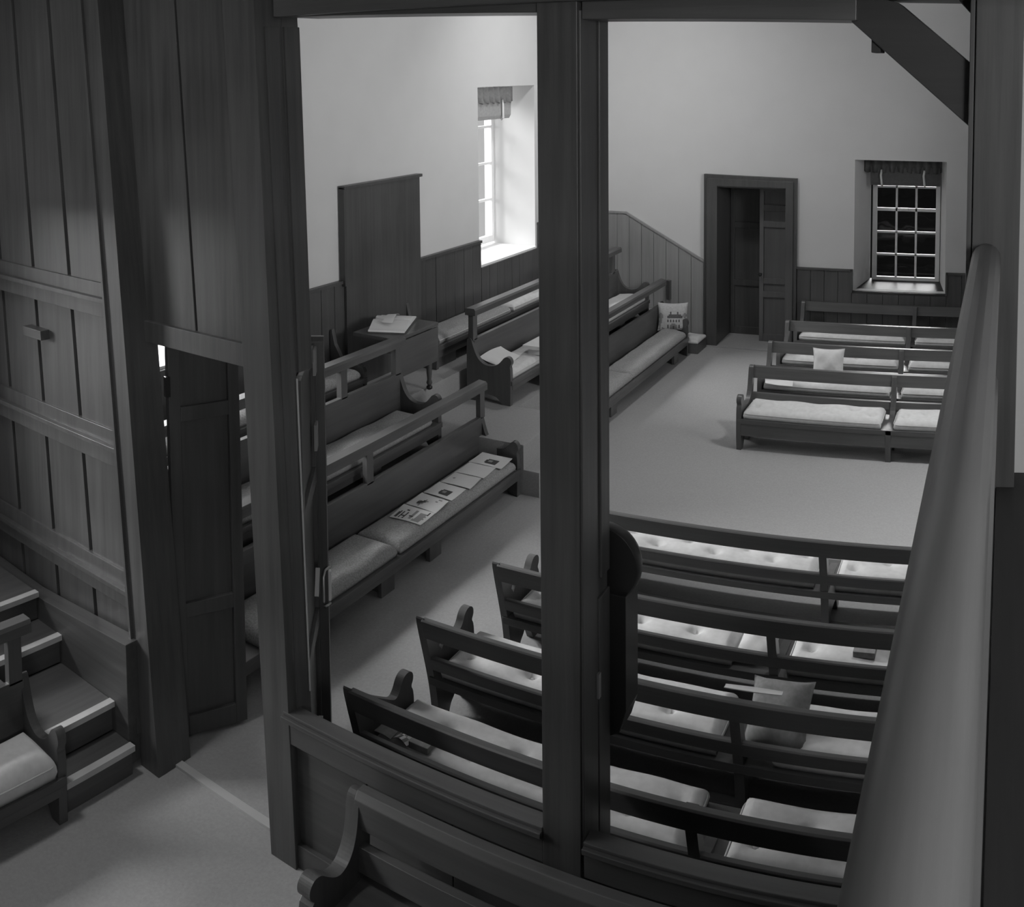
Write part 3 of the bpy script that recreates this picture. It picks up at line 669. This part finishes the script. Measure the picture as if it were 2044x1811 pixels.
# foreground bench, its back to the partition -----------------------------------
t = thing('panel_back_bench', 'dark bench in front of the partition dado, scrolled arm at its left end', 'bench', (-.3, .82, 0))
EP = [(.886, 0), (.890, .172), (.886, .180), (.874, .182), (.868, .172), (.866, .150), (.860, .130), (.850, .117), (.838, .112), (.826, .114), (.812, .124), (.800, .134), (.789, .136), (.780, .129), (.780, .118), (.788, .111), (.780, .104), (.780, .0), (.80, 0), (.815, .02), (.85, .02), (.866, 0)]
EP = rounded(EP)
for xe in (-.688, .10): MB().prism(EP, 'x', xe, xe + .018).build('end_panel', BZ, t, .003)
MB().prism([(.870, .142), (.884, .142), (.890, .178), (.886, .184), (.874, .184), (.868, .176)], 'x', -.676, .11).build('top_rail', BX, t, .003)
box(-.674, .105, .866, .877, .094, .124).build('lower_rail', BX, t, .002)
m = box(-.675, .11, .785, .880, .070, .083); m.box(-.68, .1, .787, .797, .04, .07); m.build('seat', BX, t, .003)

# ------------------------------------------------------------------ steps up to the tiers in near room
t = thing('wooden_steps', 'flight of dark wooden steps with pale nosings beside the panelled screen', 'steps', (-1.2, .83, 0))
st = [(-1.083, .045), (-1.127, .090), (-1.255, .135), (-1.315, .180)]
for k, (xs, z) in enumerate(st):
    xb = XL if k == 3 else st[k + 1][0] - .004
    box(XL, xs - .006, .760, .8838 if k else .8838, z - .045 if k else 0, z - .008).build('riser', STEPW, t, .001)
    box(xb, xs, .760, .8838 if k else .8838, z - .008, z).build('tread', STEPW, t, .002)
    box(xs - .010, xs + .0015, .760, .8838 if k else .8838, z - .007, z + .0015).build('nosing', NOSE, t, .001)
m = MB().prism([(XL, .01), (XL, .175), (-1.34, .170), (-1.096, .188), (-1.096, .01)], 'y', .884, .912)

struct(m.build('baseboard_screen', PX))
struct(box(XL, -1.18, YF, .758, 0, .12).build('platform', STEPW, bevel=.002))

# ------------------------------------------------------------------ table with open book
t = thing('drop_leaf_table', 'small dark drop leaf table standing on the upper tier before headboard', 'table', (-1.43, 2.0, T2))
box(-1.500, -1.372, 1.956, 2.150, .352, .361).build('table_top', BY, t, .003)
box(-1.376, -1.3705, 1.960, 2.146, .262, .350).build('drop_leaf', BY, t, .003)
box(-1.488, -1.380, 1.970, 2.132, .318, .352).build('apron', BY, t, .002)
for xx, yy_ in ((-1.386, 2.125), (-1.386, 1.975)):
    MB().disc((xx, yy_, T2 + .012), 'z', [(.005, 0), (.008, .006), (.0055, .014), (.007, .03), (.008, .06), (.006, .07), (.008, .078), (.008, .10), (.007, .13)], 14).build('leg', BZ, t, 0, True)
    MB().disc((xx, yy_, T2), 'z', [(.004, 0), (.008, .003), (.008, .008), (.004, .012)], 14).build('castor', BLACK, t, 0, True)
bk = thing('open_book', 'large open book with loose leaf lying on dark table', 'book', (-1.44, 2.06, .361))
def page(m, s, z0):
    n = 10; pts = []
    for k in range(n + 1): u = k / n; pts.append((u * .075, z0 + .004 + .013 * math.sin(math.pi * min(1, u * 1.12) ** .55) * (1 - .35 * u) + .002))
    poly = [(0, z0 + .002)] + [(.079, z0 + .002)] + [(p[0], p[1]) for p in reversed(pts)]
    return m.prism([(s * a, b_) for a, b_ in poly], 'y', -.050, .050)
ang = math.radians(113)
RB = lambda x, y, z: (-1.453 + x * math.cos(ang) - y * math.sin(ang), 2.062 + x * math.sin(ang) + y * math.cos(ang), z)
RB2 = lambda x, y, z: RB(x * 1.02, y * .92, z)
page(MB(), 1, .362).warp(RB2).build('page_block', PAPER, bk, .0008)
page(MB(), -1, .362).warp(RB2).build('page_block', PAPER, bk, .0008)
box(-.083, .083, -.053, .053, .361, .3635).warp(RB2).build('cover', DARKCLOTH, bk, .001)
m = MB(); b = 0
for j in range(2):
    for k in range(9): u = k / 8; m.v.append(RB2(-.05 + .085 * u, -.012 + .030 * j, .378 + .010 * math.sin(math.pi * u) * (1 - .4 * j) + .003))
for k in range(8): m.face([k, k + 1, 10 + k, 9 + k])
o = m.build('loose_leaf', PAPER, bk, 0); sd = o.modifiers.new('thickness', 'SOLIDIFY'); sd.thickness = .0012

# ------------------------------------------------------------------ printed sheets on the settle
PIC = ['....................', '....................', '........#######.....', '.......########.....', '.......##oo####.....', '.......##oo####.....', '........#######.....', '....................', '....................', '....................', '....................', '....................']
BLANK = ['.' * 20] * 8
TXT = ['....................', '.##.#.#.....ooooo...', '.##.#.#...o.ooooo...', '.##.###...o..oooo...', '.##.#.#..##..ooooo..', '.##.#.#...o..oooo...', '..#.#.#...o..ooooo..', '..........o..oooo...', '.....#....o..oooo#..', '..........o......#..', '.................#..', '....................']
DRAW = ['....................', '......o.............', '.....oo.............', '....##oo............', '....###o............', '.....###o...........', '......##oo..........', '.......o............', '.............oo.....', '....................', '..............oo....', '....................']
GS = 'printed sheets laid out along the longest settle'
pp = [([(-1.182, 1.975), (-1.182, 2.040), (-1.100, 2.038), (-1.095, 1.972)], PIC, 'sheet with dark photograph at far end of the row on the settle'),
      ([(-1.179, 1.908), (-1.177, 1.972), (-1.108, 1.972), (-1.104, 1.908)], BLANK, 'plain pale sheet second from the far end of settle row'),
      ([(-1.177, 1.845), (-1.176, 1.905), (-1.108, 1.905), (-1.101, 1.844)], BLANK, 'plain pale sheet lying next to the nearer photograph sheet'),
      ([(-1.179, 1.779), (-1.178, 1.842), (-1.107, 1.838), (-1.105, 1.773)], PIC, 'sheet with dark photograph in middle of the settle row'),
      ([(-1.179, 1.711), (-1.180, 1.774), (-1.108, 1.766), (-1.101, 1.704)], DRAW, 'sheet with small sketch, second from near end of row'),
      ([(-1.172, 1.641), (-1.181, 1.706), (-1.101, 1.703), (-1.098, 1.643)], TXT, 'nearest sheet of the settle row, covered with dark text lines')]
for c, bmp, l in pp: sheet('printed_sheet', l, 'paper', [c[0], c[3], c[2], c[1]], .0915, [PAPER, INK, GREYINK], bmp, group=GS, n=24, sag=.0012)

# ------------------------------------------------------------------ loose things on the benches
HOUSE = ['......................', '......................', '......................', '......................', '......................', '......................', '......................', '.........#....#.......', '.oo......#....#....oo.', 'oooo....#########.oooo', 'oooo...###########oooo', 'oooo...###########.oo.', '.oo...................', '.oo....#.#.#.#.#...oo.', 'ooo....#.#.#.#.#..oooo', 'ooo...............oooo', 'oo........ooo......ooo', 'oo.....#.ooooo.#....oo', '.o.....#.oo#oo.#...o..', '.o.o...#.oo#oo.#..o.o.', 'oo.oo....oo#oo..ooo.oo', '......................']
pillow('small pillow embroidered with a country house, on settle by doorway', (-1.148, 3.325, .133), .108, .100, .034, [plain('pillow_linen', .42, .95, .1, 40), TREE, MIDCLOTH], math.radians(18), math.radians(-8), HOUSE, 3, 44)
pillow('plain pale pillow propped up on the second facing bench', (-.50, 2.815, .162), .094, .086, .045, CUSH, math.radians(4), math.radians(-14), None, 5)
sheet('folded_paper', 'folded white paper at left end of the second facing bench', 'paper', [(-.679, 2.782), (-.598, 2.792), (-.586, 2.728), (-.668, 2.738)], .112, PAPER, sag=.004, n=10)
box(-.672, -.612, 3.075, 3.098, .111, .115)
tag(MB().hexa([(-.672, 3.07, .111), (-.625, 3.075, .111), (-.668, 3.10, .111), (-.62, 3.105, .111), (-.672, 3.07, .116), (-.625, 3.075, .116), (-.668, 3.10, .116), (-.62, 3.105, .116)]).build('folded_cloth', MIDCLOTH), 'dark folded cloth at left end of third facing bench cushion', 'cloth')
sheet('crumpled_paper', 'crumpled pale paper spread at right of rearmost facing bench', 'paper', [(-.318, 3.333), (-.235, 3.325), (-.225, 3.385), (-.300, 3.390)], .113, PAPER, sag=.010, n=12)
tag(box(-.272, -.205, 3.385, 3.425, .113, .121).build('hymn_book', DARKCLOTH), 'dark book lying on cushion at right of the rearmost facing bench', 'book')
tag(box(-.218, -.184, 1.466, 1.506, .112, .121).build('prayer_book', MIDCLOTH), 'grey book at right end of second back turned bench cushion', 'book')
pillow('little crumpled pillow lying between cushions of second back turned bench', (-.372, 1.500, .099), .062, .09, .030, CUSH, 0, math.radians(-86), None, 9)
pillow('flat grey pillow resting on seat of third back turned bench', (-.292, 1.290, .126), .088, .10, .034, MIDCLOTH, math.radians(2), math.radians(-62), None, 11)
sheet('paper_slip', 'white paper slip lying along top rail of third back turned bench', 'paper', [(-.352, 1.235), (-.275, 1.238), (-.275, 1.229), (-.352, 1.226)], .1915, PAPER, sag=.001, n=6)
sheet('leaflet', 'grey leaflet at left end of nearest back turned bench cushion', 'leaflet', [(-.783, 1.052), (-.755, 1.050), (-.757, 1.100), (-.783, 1.102)], .113, [MIDCLOTH, INK, PAPER], None, n=8)
tag(box(-.727, -.697, 1.052, 1.098, .112, .121).build('booklet', MIDCLOTH), 'thick grey booklet beside leaflet on nearest back turned bench', 'booklet')
sheet('crumpled_scarf', 'thin crumpled patterned scarf between booklet and leaflet on nearest back turned bench', 'scarf', [(-.754, 1.052), (-.729, 1.050), (-.729, 1.098), (-.752, 1.102)], .113, [MIDCLOTH, INK, PAPER], ['o.#o.o', '.#o.o.', 'o.o#.o', '#.o.oo'], sag=.006, n=12)
sheet('draped_paper', 'creased white paper draped over cushion on settle across aisle', 'paper', [(-1.345, 2.31), (-1.345, 2.43), (-1.285, 2.43), (-1.270, 2.31)], .2105, PAPER, sag=.004, n=12, zs=[.022, .022, .001, .001])
wb = MB().box(-1.290, -1.225, 2.455, 2.56, .228, .238); wb.box(-1.280, -1.235, 2.47, 2.55, .2095, .228)
tag(wb.build('paper_box', PAPER), 'white lidded box on tier settle cushion, half hidden by middle post', 'box')
t = thing('kneeler_box', 'low box with pale padded top in corner beside far doorway', 'stool', (-1.10, 3.40, 0))
box(-1.130, -1.062, 3.345, 3.448, 0, .034).build('base', BX, t); cushion_mesh(.068, .10, .014, .008, (), 14, 14).warp(lambda x, y, z: (-1.130 + x, 3.346 + y, .034 + z)).build('padded_top', CUSH, t, 0, True)

# ------------------------------------------------------------------ drop dial clock on middle post
ck = thing('wall_clock', 'black drop dial clock hanging on far side of the middle post', 'clock', (-.42, .99, .28))
CXc, CZc = -.424, .459
MB().disc((CXc, .990, CZc), 'y', [(.041, 0), (.043, .004), (.043, .012), (.040, .020), (.036, .024), (.035, .020)], 48).build('dial_case', BLACK, ck, .001, True)
MB().disc((CXc, 1.0105, CZc), 'y', [(.0355, 0), (.0355, .002)], 40).build('dial', plain('clock_dial_paint', .6, .5), ck, 0, True)
for a, l in ((50, .028), (-70, .019)):
    MB().bar((CXc, 1.0135, CZc), (CXc + l * math.sin(math.radians(a)), 1.0135, CZc + l * math.cos(math.radians(a))), .0022, .0008, (0, 1, 0)).build('hand', BLACK, ck, 0)
MB().prism([(CXc - .024, .43), (CXc + .030, .43), (CXc + .030, .300), (CXc + .022, .275), (CXc, .262), (CXc - .022, .275), (CXc - .024, .30)], 'y', .985, 1.022).build('trunk', BLACK, ck, .003)
